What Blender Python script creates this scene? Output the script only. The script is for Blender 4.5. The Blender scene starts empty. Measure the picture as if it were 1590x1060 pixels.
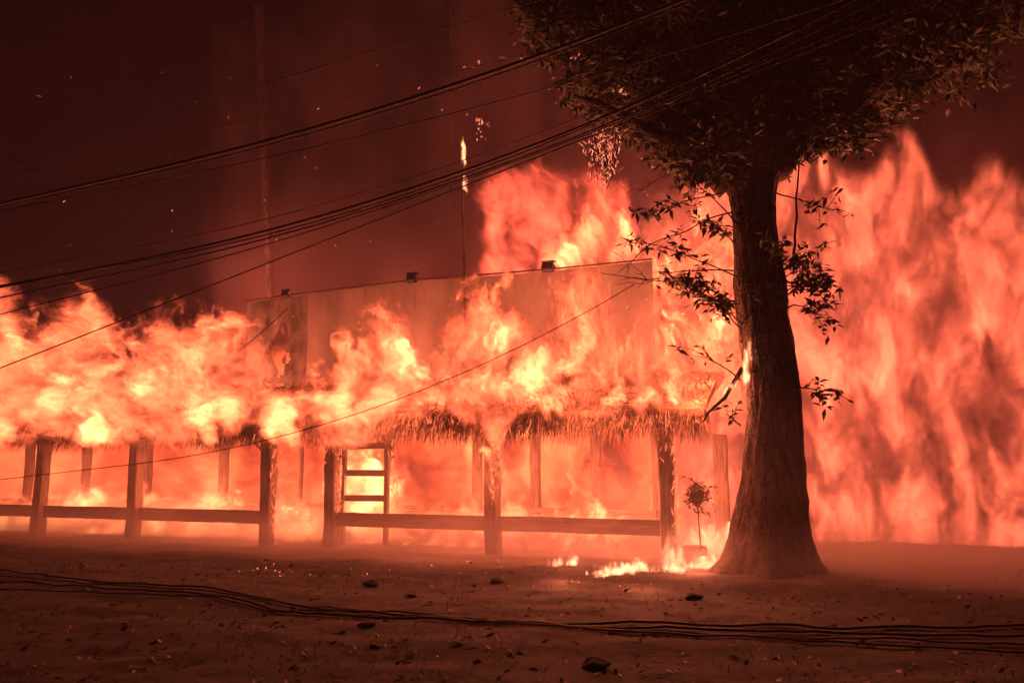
import bpy, bmesh, math, random
from mathutils import Vector, Matrix, noise
R = math.radians
rnd = random.Random(7)
S = bpy.context.scene
C = S.collection

# ------------------------------------------------------------ camera
F = 1300.0; PITCH = math.atan(.148); CAMZ = 1.6
cam = bpy.data.objects.new('camera', bpy.data.cameras.new('camera'))
C.objects.link(cam); S.camera = cam
cam.location = (0, 0, CAMZ); cam.rotation_euler = (math.pi/2 + PITCH, 0, 0)
cam.data.sensor_width = 36; cam.data.lens = F/1590*36
cam.data.clip_end = 500; cam.data.clip_start = .05
# ------------------------------------------------------------ world, exposure
W = bpy.data.worlds.new('World'); S.world = W; W.use_nodes = True
nt = W.node_tree; nt.nodes.clear()
sky = nt.nodes.new('ShaderNodeTexSky'); sky.sky_type = 'NISHITA'; sky.sun_disc = False
sky.sun_elevation = R(-5.5); sky.sun_rotation = R(200)
bg = nt.nodes.new('ShaderNodeBackground'); bg.inputs['Strength'].default_value = .15
wo = nt.nodes.new('ShaderNodeOutputWorld')
nt.links.new(sky.outputs[0], bg.inputs[0]); nt.links.new(bg.outputs[0], wo.inputs[0])
S.view_settings.view_transform = 'Standard'; S.view_settings.look = 'None'
S.view_settings.exposure = 0; S.view_settings.gamma = 1
cy = S.cycles
cy.use_denoising = True
try: cy.denoiser = 'OPENIMAGEDENOISE'
except Exception: pass
cy.max_bounces = 4; cy.diffuse_bounces = 2; cy.volume_bounces = 0; cy.transparent_max_bounces = 24
cy.transmission_bounces = 2; cy.glossy_bounces = 1
cy.volume_step_rate = 4.0; cy.volume_max_steps = 128
cy.use_adaptive_sampling = True; cy.adaptive_threshold = .05; cy.adaptive_min_samples = 12
cy.sample_clamp_indirect = 4

# ------------------------------------------------------------ frames of reference
def ray(px, py):
    dx = (px-795)/F; dy = (530-py)/F; c, s = math.cos(PITCH), math.sin(PITCH)
    return Vector((dx, c-dy*s, s+dy*c))
def at(px, py, Y):
    d = ray(px, py); return Vector((0, 0, CAMZ)) + d*(Y/d.y)
def ground(px, py, z=0):
    d = ray(px, py); return Vector((0, 0, CAMZ)) + d*((z-CAMZ)/d.z)
P0 = Vector((2.75, 14.5, 0)); P1 = Vector((-5.2, 17.6, 0))      # the line of the veranda posts
U = (P1-P0).normalized(); V = Vector((-U.y, U.x, 0));
if V.y < 0: V = -V
ANG = math.atan2(-U.y, -U.x)                                       # local +x runs from left to right
def loc(u, v, z=0): return P0 + U*u + V*v + Vector((0, 0, z))
def uz(px, py, v):                                                 # where a sight line meets the plane at depth v
    d = ray(px, py); o = Vector((0, 0, CAMZ)); q = P0+V*v
    t = (q-o).dot(V)/d.dot(V); p = o+d*t
    return (p-P0).dot(U), p.z

def tag(o, label=None, cat=None, group=None, kind=None):
    if label: o['label'] = label
    if cat: o['category'] = cat
    if group: o['group'] = group
    if kind: o['kind'] = kind
    return o

# ------------------------------------------------------------ flames: a density grid made by geometry nodes
class Fx:
    """arithmetic on node sockets"""
    def __init__(s, t, v): s.t, s.v = t, v
    def _m(s, op, *a, clamp=False):
        n = s.t.nodes.new('ShaderNodeMath'); n.operation = op; n.use_clamp = clamp
        for i, x in enumerate((s,)+a):
            x = x.v if isinstance(x, Fx) else x
            if isinstance(x, (int, float)): n.inputs[i].default_value = x
            else: s.t.links.new(x, n.inputs[i])
        return Fx(s.t, n.outputs[0])
    def __add__(s, o): return s._m('ADD', o)
    def __radd__(s, o): return s._m('ADD', o)
    def __sub__(s, o): return s._m('SUBTRACT', o)
    def __rsub__(s, o): return (s*-1)+o
    def __mul__(s, o): return s._m('MULTIPLY', o)
    def __rmul__(s, o): return s._m('MULTIPLY', o)
    def __truediv__(s, o): return s._m('DIVIDE', o)
    def abs(s): return s._m('ABSOLUTE')
    def min(s, o): return s._m('MINIMUM', o)
    def max(s, o): return s._m('MAXIMUM', o)
    def pow(s, o): return s._m('POWER', o)
    def clamp(s): return s._m('ADD', 0.0, clamp=True)
def ss(x, a, b):
    n = x.t.nodes.new('ShaderNodeMapRange'); n.interpolation_type = 'SMOOTHSTEP'
    x.t.links.new(x.v, n.inputs[0]); n.inputs[1].default_value = a; n.inputs[2].default_value = b
    return Fx(x.t, n.outputs[0])
def comb(t, *a):
    n = t.nodes.new('ShaderNodeCombineXYZ')
    for i, x in enumerate(a):
        if isinstance(x, Fx): t.links.new(x.v, n.inputs[i])
        else: n.inputs[i].default_value = x
    return n.outputs[0]
def nz(t, vec, scale, detail=2, rough=.5, dist=0, vecout=False, lac=2.0):
    n = t.nodes.new('ShaderNodeTexNoise'); n.noise_dimensions = '3D'
    t.links.new(vec, n.inputs['Vector'])
    for k, v in (('Scale', scale), ('Detail', detail), ('Roughness', rough), ('Distortion', dist), ('Lacunarity', lac)):
        n.inputs[k].default_value = v
    return n.outputs['Color'] if vecout else Fx(t, n.outputs[0])
def vmath(t, op, a, b):
    n = t.nodes.new('ShaderNodeVectorMath'); n.operation = op
    for i, x in enumerate((a, b)):
        if isinstance(x, (tuple, list)): n.inputs[i].default_value = x
        elif isinstance(x, (int, float)): n.inputs['Scale'].default_value = x
        else: t.links.new(x, n.inputs['Scale'] if op == 'SCALE' and i == 1 else n.inputs[i])
    return n.outputs[0]
def fcurve(x, pts):
    """piecewise function through pts (x, y); x, y in any range"""
    xs = [p[0] for p in pts]; ys = [p[1] for p in pts]
    x0, x1, y0, y1 = min(xs), max(xs), min(ys), max(ys)
    if y1-y0 < 1e-6: y1 = y0+1
    n = x.t.nodes.new('ShaderNodeFloatCurve'); c = n.mapping.curves[0]
    q = sorted(((a-x0)/(x1-x0), (b-y0)/(y1-y0)) for a, b in pts)
    c.points[0].location = q[0]; c.points[1].location = q[-1]
    for a in q[1:-1]: c.points.new(*a)
    for p in c.points: p.handle_type = 'AUTO_CLAMPED'
    n.mapping.update()
    xn = ((x-x0)*(1/(x1-x0))).clamp()
    x.t.links.new(xn.v, n.inputs['Value'])
    return Fx(x.t, n.outputs[0])*(y1-y0)+y0

def volume_object(name, mn, mx, res, field, mat, mesh_mat=None, thresh=.5, mesh_name=None):
    me = bpy.data.meshes.new(name) if mesh_mat else bpy.data.volumes.new(name); o = bpy.data.objects.new(name, me); C.objects.link(o)
    t = bpy.data.node_groups.new(name, 'GeometryNodeTree')
    t.interface.new_socket('Geometry', in_out='OUTPUT', socket_type='NodeSocketGeometry')
    vc = t.nodes.new('GeometryNodeVolumeCube')
    vc.inputs['Min'].default_value = mn; vc.inputs['Max'].default_value = mx
    for k, a in zip('XYZ', range(3)):
        vc.inputs['Resolution '+k].default_value = max(8, int((mx[a]-mn[a])/res[a]))
    pos = t.nodes.new('GeometryNodeInputPosition').outputs[0]
    sp = t.nodes.new('ShaderNodeSeparateXYZ'); t.links.new(pos, sp.inputs[0])
    x, y, z = [Fx(t, sp.outputs[i]) for i in range(3)]
    d = field(t, pos, x, y, z)
    t.links.new(d.v, vc.inputs['Density'])
    g = vc.outputs[0]
    if mesh_mat:
        vm = t.nodes.new('GeometryNodeVolumeToMesh'); vm.inputs['Threshold'].default_value = thresh
        t.links.new(g, vm.inputs[0]); g = vm.outputs[0]; mat = mesh_mat
    sm = t.nodes.new('GeometryNodeSetMaterial'); sm.inputs['Material'].default_value = mat
    t.links.new(g, sm.inputs[0])
    out = t.nodes.new('NodeGroupOutput'); t.links.new(sm.outputs[0], out.inputs[0])
    m = o.modifiers.new('nodes', 'NODES'); m.node_group = t
    me.materials.append(mat)
    return o

def fire_mat(name, col, strength, power=1.0, absorb=1.5, yellow=.24):
    m = bpy.data.materials.new(name); m.use_nodes = True; t = m.node_tree; t.nodes.clear()
    out = t.nodes.new('ShaderNodeOutputMaterial')
    a = t.nodes.new('ShaderNodeAttribute'); a.attribute_name = 'density'
    d = Fx(t, a.outputs['Fac'])
    e = t.nodes.new('ShaderNodeEmission')
    h = (d*d).clamp()                                             # hotter gas burns yellower
    cc = t.nodes.new('ShaderNodeCombineColor'); cc.inputs[0].default_value = col[0]
    t.links.new((h*yellow+col[1]).v, cc.inputs[1]); t.links.new((h*(yellow*.3)+col[2]).v, cc.inputs[2]); t.links.new(cc.outputs[0], e.inputs[0])
    t.links.new((d.pow(power)*(strength*absorb)).v, e.inputs[1])
    ab = t.nodes.new('ShaderNodeVolumeAbsorption'); ab.inputs[0].default_value = (0.0, 0, 0, 1)
    t.links.new((d*absorb).v, ab.inputs[1])
    ad = t.nodes.new('ShaderNodeAddShader'); t.links.new(e.outputs[0], ad.inputs[0]); t.links.new(ab.outputs[0], ad.inputs[1])
    t.links.new(ad.outputs[0], out.inputs['Volume'])
    return m

def flame_field(tops, bots, v0, thick, amp=.5, fs=1.0, soft=.12, seed=0, xr=None, power=1.0, depthsq=.28, basev=.22, lump=.6, fine=1.0, zst=.62):
    """tops/bots: (local x, z) outlines of the flame front; v0 centre depth"""
    def f(t, pos, x, y, z):
        p = vmath(t, 'MULTIPLY', pos, (1.0*fs, depthsq*fs, zst*fs))
        p = vmath(t, 'ADD', p, (seed*3.1, seed*1.7, 0))
        w = nz(t, p, 1.0, 2, .5, vecout=True)
        q = vmath(t, 'ADD', p, vmath(t, 'SCALE', vmath(t, 'SUBTRACT', w, (.5, .5, .5)), 1.5))
        w2 = nz(t, q, 2.6, 2, .5, vecout=True)
        q2 = vmath(t, 'ADD', q, vmath(t, 'SCALE', vmath(t, 'SUBTRACT', w2, (.5, .5, .5)), .75))
        n = nz(t, q2, 1.6, 5, .55)
        n2 = nz(t, vmath(t, 'ADD', q2, (9, 4, 2)), .9, 5, .6)
        r1 = 1-((nz(t, vmath(t, 'ADD', q2, (3, 3, 3)), 2.4, 4, .6)-.5)*7).abs()
        r2 = 1-((nz(t, vmath(t, 'ADD', q2, (5, 7, 1)), 6.5, 3, .6)-.5)*6).abs()
        rid = r1.max(0)*.6+r2.max(0)*.4
        top = fcurve(x, tops); bot = fcurve(x, bots)
        e = ((top-z)*.9).min((z-bot)*2.5).min(.6)
        e = e-((y-v0).abs()*(1/thick))*.6
        if xr: e = e.min((x-xr[0])*2).min((xr[1]-x)*2)
        d = e*.8+(n-.5)*amp*4+rid*.22-.1
        n3 = nz(t, vmath(t, 'MULTIPLY', q2, (1, 1, .42)), 7.5, 4, .68, 1.6)
        d = d+(n3-.5)*.75*fine
        body = ss(d, 0, soft*4)
        return (body*(basev+ss(n2, .42, .72)*lump+rid*.3*ss(n, .42, .6)+(n3-.5)*.9*fine)).max(0).pow(power)
    return f

def L(px, py, v):                                                  # local x, z in the frame of the building
    u, z = uz(px, py, v); return -u, z
def place(o):
    o.location = P0; o.rotation_euler = (0, 0, ANG); return o
def fire_lamp(name, px, py, v, power, rad=.35, col=(1, .20, .085)):
    power *= .62
    l = bpy.data.lights.new(name, 'POINT'); l.energy = power; l.color = col; l.shadow_soft_size = rad
    o = bpy.data.objects.new(name, l); C.objects.link(o)
    x, z = L(px, py, v); o.location = loc(-x, v, z)
    return o

# ------------------------------------------------------------ materials
def mat(name, c1, c2=None, scale=6, rough=.85, bump=.3, stretch=(1, 1, 1), emis=None, estr=0, spec=.3, detail=6):
    m = bpy.data.materials.new(name); m.use_nodes = True; t = m.node_tree
    b = t.nodes['Principled BSDF']; b.inputs['Roughness'].default_value = rough
    b.inputs['Specular IOR Level'].default_value = spec
    if c2:
        tc = t.nodes.new('ShaderNodeTexCoord'); mp = t.nodes.new('ShaderNodeMapping'); mp.inputs['Scale'].default_value = stretch
        t.links.new(tc.outputs['Object'], mp.inputs[0])
        n = t.nodes.new('ShaderNodeTexNoise'); n.inputs['Scale'].default_value = scale; n.inputs['Detail'].default_value = detail
        n.inputs['Roughness'].default_value = .65
        t.links.new(mp.outputs[0], n.inputs['Vector'])
        r = t.nodes.new('ShaderNodeValToRGB'); r.color_ramp.elements[0].color = (*c1, 1); r.color_ramp.elements[1].color = (*c2, 1)
        r.color_ramp.elements[0].position = .35; r.color_ramp.elements[1].position = .68
        t.links.new(n.outputs[0], r.inputs[0]); t.links.new(r.outputs[0], b.inputs['Base Color'])
        if bump:
            bp = t.nodes.new('ShaderNodeBump'); bp.inputs['Strength'].default_value = bump; bp.inputs['Distance'].default_value = .03
            t.links.new(n.outputs[0], bp.inputs['Height']); t.links.new(bp.outputs[0], b.inputs['Normal'])
    else: b.inputs['Base Color'].default_value = (*c1, 1)
    if emis:
        b.inputs['Emission Color'].default_value = (*emis, 1); b.inputs['Emission Strength'].default_value = estr
    return m
M = dict(
    ground=mat('dirt', (.012, .010, .012), (.040, .030, .031), 3, .95, .9, detail=10),
    timber=mat('charred_timber', (.05, .035, .03), (.24, .17, .13), 4, .8, .5, (6, 6, .6)),
    rail=mat('rail_timber', (.10, .07, .055), (.30, .22, .17), 4, .8, .4, (.6, 6, 6)),
    wall=mat('painted_board', (.24, .21, .20), (.44, .39, .37), .9, .8, .15, (1, 1, .5)),
    wall_dark=mat('sooty_board', (.07, .06, .06), (.34, .30, .28), 1.6, .8, .2, (1, 1, .5)),
    thatch=mat('thatch_straw', (.10, .065, .04), (.32, .22, .13), 30, .9, .3),
    bark=mat('bark', (.03, .022, .018), (.15, .11, .09), 9, .9, 1.0, (1, 1, .3)),
    leaf=mat('leaf', (.018, .04, .012), (.05, .075, .022), 3, .6, 0, spec=.35),
    dryleaf=mat('dry_leaf', (.05, .035, .015), (.16, .10, .05), 3, .7, 0),
    litter=mat('litter', (.05, .035, .03), (.34, .26, .22), 2, .7, 0),
    wire=mat('black_cable', (.012, .011, .011), rough=.6),
    lamp=mat('lamp_housing', (.02, .02, .022), rough=.5),
    glass=mat('lamp_glass', (.25, .25, .27), rough=.1),
    stone=mat('stone', (.10, .09, .085), (.28, .25, .23), 4, .9, .6),
    concrete=mat('concrete', (.16, .14, .13), (.32, .28, .26), 3, .9, .3),
)
bt = M['bark'].node_tree; vor = bt.nodes.new('ShaderNodeTexVoronoi'); vor.feature = 'DISTANCE_TO_EDGE'; vor.inputs['Scale'].default_value = 11
tcb = bt.nodes.new('ShaderNodeTexCoord'); mpb = bt.nodes.new('ShaderNodeMapping'); mpb.inputs['Scale'].default_value = (1.6, 1.6, .38)
nb = bt.nodes.new('ShaderNodeTexNoise'); nb.inputs['Scale'].default_value = 4; nb.inputs['Detail'].default_value = 4
bt.links.new(tcb.outputs['Object'], nb.inputs['Vector']); av = vmath(bt, 'ADD', tcb.outputs['Object'], vmath(bt, 'SCALE', nb.outputs['Color'], .25))
bt.links.new(av, mpb.inputs[0]); bt.links.new(mpb.outputs[0], vor.inputs['Vector'])
bp2 = bt.nodes.new('ShaderNodeBump'); bp2.inputs['Strength'].default_value = 1; bp2.inputs['Distance'].default_value = .05
bt.links.new(ss(Fx(bt, vor.outputs['Distance']), 0, .16).v, bp2.inputs['Height'])
bsdf = bt.nodes['Principled BSDF']; bt.links.new(bsdf.inputs['Normal'].links[0].from_socket, bp2.inputs['Normal']); bt.links.new(bp2.outputs[0], bsdf.inputs['Normal'])
def glow(name, col, s):
    m = bpy.data.materials.new(name); m.use_nodes = True; t = m.node_tree; t.nodes.clear()
    e = t.nodes.new('ShaderNodeEmission'); o = t.nodes.new('ShaderNodeOutputMaterial')
    tc = t.nodes.new('ShaderNodeTexCoord')
    n = nz(t, tc.outputs['Object'], 9, 3, .6)
    e.inputs[0].default_value = (*col, 1)
    t.links.new((ss(n, .3, .7)*s+.25*s).v, e.inputs[1]); t.links.new(e.outputs[0], o.inputs[0])
    try: m.cycles.emission_sampling = 'NONE'
    except Exception: pass
    return m
M['ember'] = glow('glowing_ember', (1, .24, .12), 2.6)
M['ember_hot'] = glow('white_hot_ember', (1, .50, .30), 5.0)
M['straw_fire'] = glow('burning_straw', (1, .15, .055), 2.2)

# ------------------------------------------------------------ mesh helpers
def box(bm, c, s, rot=None, bev=0):
    r = bmesh.ops.create_cube(bm, size=1)
    vs = r['verts']
    bmesh.ops.scale(bm, vec=Vector(s), verts=vs)
    if bev:
        es = list({e for v in vs for e in v.link_edges})
        rr = bmesh.ops.bevel(bm, geom=es, offset=bev, segments=1, affect='EDGES')
        vs = list({v for f in rr['faces'] for v in f.verts} | {v for v in vs if v.is_valid})
    if rot: bmesh.ops.rotate(bm, matrix=rot, verts=vs)
    bmesh.ops.translate(bm, vec=Vector(c), verts=vs)
    return vs
def tube(bm, pts, rad, seg=6, cap=True):
    pts = [Vector(p) for p in pts]; rings = []
    if not hasattr(rad, '__len__'): rad = [rad]*len(pts)
    ref = Vector((0, 0, 1)) if abs((pts[-1]-pts[0]).normalized().z) < .8 else Vector((0, 1, 0))
    for i, p in enumerate(pts):
        d = (pts[min(i+1, len(pts)-1)]-pts[max(i-1, 0)]).normalized()
        a = d.cross(ref).normalized(); b = d.cross(a)
        rings.append([bm.verts.new(p+(a*math.cos(k*2*math.pi/seg)+b*math.sin(k*2*math.pi/seg))*rad[i]) for k in range(seg)])
    for A, B in zip(rings, rings[1:]):
        for k in range(seg): bm.faces.new((A[k], A[(k+1) % seg], B[(k+1) % seg], B[k]))
    if cap: bm.faces.new(rings[0][::-1]); bm.faces.new(rings[-1])
    return rings
def obj(name, bm, m, parent=None, smooth=False):
    me = bpy.data.meshes.new(name)
    if smooth:
        for f in bm.faces: f.smooth = True
    bm.to_mesh(me); bm.free(); me.materials.append(m)
    o = bpy.data.objects.new(name, me); C.objects.link(o)
    if parent: o.parent = parent
    return o
def pyobj(name, vs, fs, m, parent=None):
    me = bpy.data.meshes.new(name); me.from_pydata(vs, [], fs); me.update(); me.materials.append(m)
    o = bpy.data.objects.new(name, me); C.objects.link(o)
    if parent: o.parent = parent
    return o
def empty(name, where=None):
    o = bpy.data.objects.new(name, None); C.objects.link(o); o.empty_display_size = .2
    if where is not None: o.location = where
    return o
def at_origin_shift(bm, o):                                         # express world-space verts in the frame of a thing standing at o
    bmesh.ops.translate(bm, vec=-Vector(o), verts=bm.verts)

# ------------------------------------------------------------ ground, to the horizon
def gz(x, y):
    d = 0 if y > 25 else 1
    return d*(.07*noise.noise((x*.35, y*.5, 3))+.03*noise.noise((x*1.7, y*2.2, 1))+.012*noise.noise((x*6, y*7, 2)))
bm = bmesh.new()
NX, NY = 260, 170
xs = [-13+26*i/NX for i in range(NX+1)]; ys = [3.5+16.5*(j/NY)**1.25 for j in range(NY+1)]
g = [[bm.verts.new((x, y, gz(x, y))) for x in xs] for y in ys]
for j in range(NY):
    for i in range(NX): bm.faces.new((g[j][i], g[j][i+1], g[j+1][i+1], g[j+1][i]))
outer = [(-200, -100), (200, -100), (200, 300), (-200, 300)]; inner = [(0, 0), (0, NX), (NY, NX), (NY, 0)]
ov = [bm.verts.new((x, y, 0)) for x, y in outer]
bm.faces.new([ov[0], ov[1]]+[g[0][i] for i in range(NX, -1, -1)])
bm.faces.new([ov[1], ov[2]]+[g[j][NX] for j in range(NY, -1, -1)])
bm.faces.new([ov[2], ov[3]]+[g[NY][i] for i in range(0, NX+1)])
bm.faces.new([ov[3], ov[0]]+[g[j][0] for j in range(0, NY+1)])
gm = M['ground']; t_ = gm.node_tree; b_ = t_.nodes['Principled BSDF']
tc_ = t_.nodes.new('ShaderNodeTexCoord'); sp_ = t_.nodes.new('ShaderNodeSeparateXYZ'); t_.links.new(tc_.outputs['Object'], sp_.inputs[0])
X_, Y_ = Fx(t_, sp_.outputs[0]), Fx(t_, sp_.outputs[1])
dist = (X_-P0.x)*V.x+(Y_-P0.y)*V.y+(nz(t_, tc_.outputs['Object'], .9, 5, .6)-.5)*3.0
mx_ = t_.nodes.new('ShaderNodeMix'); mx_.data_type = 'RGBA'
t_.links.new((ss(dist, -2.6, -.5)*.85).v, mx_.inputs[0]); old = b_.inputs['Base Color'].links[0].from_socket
t_.links.new(old, mx_.inputs[6]); mx_.inputs[7].default_value = (.23, .19, .18, 1); t_.links.new(mx_.outputs[2], b_.inputs['Base Color'])   # paler toward the fence: firelight painted into the dirt colour
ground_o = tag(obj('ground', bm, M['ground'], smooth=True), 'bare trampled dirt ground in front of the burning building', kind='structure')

# ------------------------------------------------------------ burning building
B = place(empty('thatched_building'))
tag(B, 'burning thatched veranda building with a tall blank upper wall', 'building')
BEV = .012
def post(name, pxb, pyb, v, ztop, w, m, parent=B, jag=0):
    x, _ = L(pxb, pyb, v)
    bm = bmesh.new()
    n = 10; rings = []
    ph = rnd.random()*9
    for i in range(n+1):
        z = -.1+(ztop+.1)*i/n
        wob = Vector((noise.noise((ph, z*.9, 0))*.05, noise.noise((ph, z*.9, 5))*.02, z))
        h = w/2*(1+.12*noise.noise((ph, z*2, 9)))
        r = [(-h, -h+.02), (-h+.02, -h), (h-.02, -h), (h, -h+.02), (h, h-.02), (h-.02, h), (-h+.02, h), (-h, h-.02)]
        rings.append([bm.verts.new(Vector((a, b, 0))+wob) for a, b in r])
    for A_, B_ in zip(rings, rings[1:]):
        for k in range(8): bm.faces.new((A_[k], A_[(k+1) % 8], B_[(k+1) % 8], B_[k]))
    bm.faces.new(rings[-1]); bm.faces.new(rings[0][::-1])
    o = obj(name, bm, m, parent); o.location = (x, v, 0); return o
post_px = [-70, 60, 205, 412, 513, 765, 1038]
post_x = []
for p, y in zip(post_px, (812, 820, 828, 840, 845, 858, 865)):
    o = post('post', p, y, 0, 2.32, .25, M['timber']); post_x.append(o.location.x)
# rear posts carrying the upper wall, lower part
for p in (-60, 40, 130, 225, 345, 466, 602, 742, 832, 928, 1022):
    post('rear_post', p, 780, 2.3, 2.9, .19 if p != 466 else .09, M['timber'])
# low wall of boards behind
xl, zz = L(-90, 790, 2.3); xr_, zt = L(1022, 790, 2.3)
n = 30
for i in range(n):
    a = xl+(xr_-xl)*i/n; b = xl+(xr_-xl)*(i+1)/n
    if L(470, 790, 2.3)[0] < (a+b)/2 < L(600, 790, 2.3)[0]: continue
    bm = bmesh.new(); box(bm, (0, 0, 0), (b-a-.012, .05, .62), bev=.006)
    o = obj('board', bm, M['rail'], B); o.location = ((a+b)/2, 2.3-.14+rnd.uniform(-.006, .006), .31+rnd.uniform(-.01, .01))
bm = bmesh.new(); box(bm, (0, 0, 0), (xr_-xl, .12, .09), bev=.01); o = obj('sill', bm, M['rail'], B); o.location = ((xl+xr_)/2, 2.13, .69)
# eave beam, rafters
bm = bmesh.new()
xa, xb = post_x[0]-.6, post_x[-1]+.75
box(bm, (0, 0, 0), (xb-xa, .16, .2), bev=BEV); o = obj('eave_beam', bm, M['timber'], B); o.location = ((xa+xb)/2, 0, 2.40)
EV, EZ, TV, TZ = -.55, 2.42, 2.34, 3.35
def roof_point(x, s, lift=0):
    sag = .10*noise.noise((x*.5, s*2, 4))+.05*noise.noise((x*1.7, s*3, 8))
    return Vector((x, EV+(TV-EV)*s, EZ+(TZ-EZ)*s+sag+lift))
k = 0; x = xa+.2
while x < xb:
    bm = bmesh.new(); tube(bm, [roof_point(x, s, -.1) for s in (-.06, .3, .6, .98)], .045, 6); obj('rafter', bm, M['timber'], B)
    x += .62+rnd.uniform(-.06, .06)
# braces under the eave beside the gate
for (p, q) in (((380, 672), (408, 700)), ((590, 672), (612, 700)), ((575, 668), (603, 702)), ((560, 668), (530, 710))):
    a = L(p[0], p[1], -.1); b = L(q[0], q[1], -.1)
    bm = bmesh.new(); tube(bm, [(a[0], -.1, a[1]), ((a[0]+b[0])/2, -.12, (a[1]+b[1])/2+.01), (b[0], -.1, b[1])], .025, 5); obj('brace', bm, M['timber'], B)
# thatch: undulating deck plus thousands of straws
vs, fs = [], []
nx = int((xb-xa)/.12)
for i in range(nx+1):
    for j in range(13):
        vs.append(roof_point(xa+(xb-xa)*i/nx, j/12, .0)); 
for i in range(nx+1):
    for j in range(13):
        vs.append(roof_point(xa+(xb-xa)*i/nx, j/12, .12))
T = (nx+1)*13
for i in range(nx):
    for j in range(12):
        a = i*13+j; fs.append((a, a+13, a+14, a+1)); fs.append((T+a, T+a+1, T+a+14, T+a+13))
    fs.append((i*13, T+i*13, T+i*13+13, i*13+13))
for j in range(12):
    fs.append((j, j+1, T+j+1, T+j)); e = nx*13+j; fs.append((e, T+e, T+e+1, e+1))
thatch = tag(pyobj('thatch_bed', vs, fs, M['thatch'], B))
def straws(name, count, m, ssel, ln, parent, wid=.014, lift=.13, droop=.8, xsel=None, parent_kind='stuff'):
    vs, fs = [], []
    for i in range(count):
        x = xsel() if xsel else rnd.uniform(xa, xb)
        s = ssel()
        p = roof_point(x, s, lift)
        l = ln*rnd.uniform(.5, 1.5)
        d = Vector((rnd.gauss(0, .35), -1, rnd.uniform(-.6, .35)))
        if s < .06: d = Vector((rnd.gauss(0, .3), -.35, -droop-rnd.random()*.8)); p.z -= rnd.uniform(0, .2)
        d.normalize(); side = d.cross(Vector((rnd.gauss(0, .4), .3, 1))).normalized()*wid*rnd.uniform(.5, 1.4)
        c = len(vs); mid = p+d*l*.5+Vector((rnd.gauss(0, .02), 0, .015)); end = p+d*l+Vector((rnd.gauss(0, .05), 0, -.12*l))
        vs += [p-side, p+side, mid+side*.8, mid-side*.8, end]
        fs += [(c, c+1, c+2, c+3), (c+3, c+2, c+4)]
    o = pyobj(name, vs, fs, m, parent)
    if parent_kind: o['kind'] = parent_kind
    return o
straws('thatch_straw', 15000, M['thatch'], lambda: rnd.choice((rnd.uniform(-.01, .05), rnd.uniform(0, 1))), .38, B)
straws('glowing_straw', 3000, M['straw_fire'], lambda: rnd.choice((rnd.uniform(-.01, .05), rnd.uniform(0, .6))), .30, B, wid=.010,
       xsel=lambda: rnd.choice((rnd.uniform(xa, xb), rnd.gauss((L(640, 650, 0)[0]), .8), rnd.gauss(L(980, 640, 0)[0], .5))))
# upper wall in sheets
WV = 2.45
topline = [(383, 470), (445, 461), (560, 447), (641, 437), (725, 431), (860, 420), (1013, 405)]
def topz(px):
    for a, b in zip(topline, topline[1:]):
        if a[0] <= px <= b[0]:
            f = (px-a[0])/(b[0]-a[0]); return L(px, a[1]+(b[1]-a[1])*f, WV)
    return L(px, 470, WV)
seams = [383, 478, 566, 645, 726, 800, 872, 945, 1013]
for i, (a, b) in enumerate(zip(seams, seams[1:])):
    (x0, z0), (x1, z1) = topz(a), topz(b)
    x0 += .006; x1 -= .006; zb = 2.7
    dv = rnd.uniform(-.012, .012)
    bm = bmesh.new()
    N = 44 if i == 0 else 6
    cx, cz = L(430, 545, WV)
    grid = {}
    for ii in range(N+1):
        for jj in range(N+1):
            x = x0+(x1-x0)*ii/N; zt_ = z0+(z1-z0)*ii/N; z = zb+(zt_-zb)*jj/N
            bow = .03*math.sin(jj/N*math.pi)+.05*noise.noise((x*1.2, z*1.2, i*3))
            if i == 0 and ii == 0: x += .1*noise.noise((z*2, 3, 3))+.25*(1-jj/N)**1.5
            z += (.02*noise.noise((x*3, 2, 8)) if jj == N else 0)
            grid[ii, jj] = (x, bow, z)
    gv = {k_: (bm.verts.new(p), bm.verts.new((p[0], p[1]+.03, p[2]))) for k_, p in grid.items()}
    cells = set()
    for ii in range(N):
        for jj in range(N):
            p = grid[ii, jj]
            if i == 0:
                dx = (p[0]-cx)/.38; dz = (p[2]-cz)/.72
                if dx*dx+dz*dz+.9*noise.noise((p[0]*5, p[2]*3.5, 1))*1.6 < .55: continue
                if noise.noise((p[0]*5, p[2]*5, 7)) > .48 and p[2] < 4.7: continue
            cells.add((ii, jj))
    for (ii, jj) in cells:
        q = [(ii, jj), (ii+1, jj), (ii+1, jj+1), (ii, jj+1)]
        bm.faces.new([gv[c][0] for c in q]); bm.faces.new([gv[c][1] for c in reversed(q)])
        for (da, db, e0, e1) in ((0, -1, 0, 1), (1, 0, 1, 2), (0, 1, 2, 3), (-1, 0, 3, 0)):
            if (ii+da, jj+db) not in cells:
                bm.faces.new((gv[q[e1]][0], gv[q[e0]][0], gv[q[e0]][1], gv[q[e1]][1]))
    for v_ in [v_ for v_ in bm.verts if not v_.link_faces]: bm.verts.remove(v_)
    o = obj('wall_panel', bm, M['wall_dark'] if i == 0 else M['wall'], B); o.location = (0, WV+dv, 0)
    if i == 0: o['label'] = 'soot-blackened end panel with a hole burnt through'
bm = bmesh.new(); pts = []
for a, b in topline:
    x, z = L(a, b, WV); pts.append((x, WV-.03, z+.03))
tube(bm, pts, .022, 5); obj('top_rail', bm, M['timber'], B)
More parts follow.
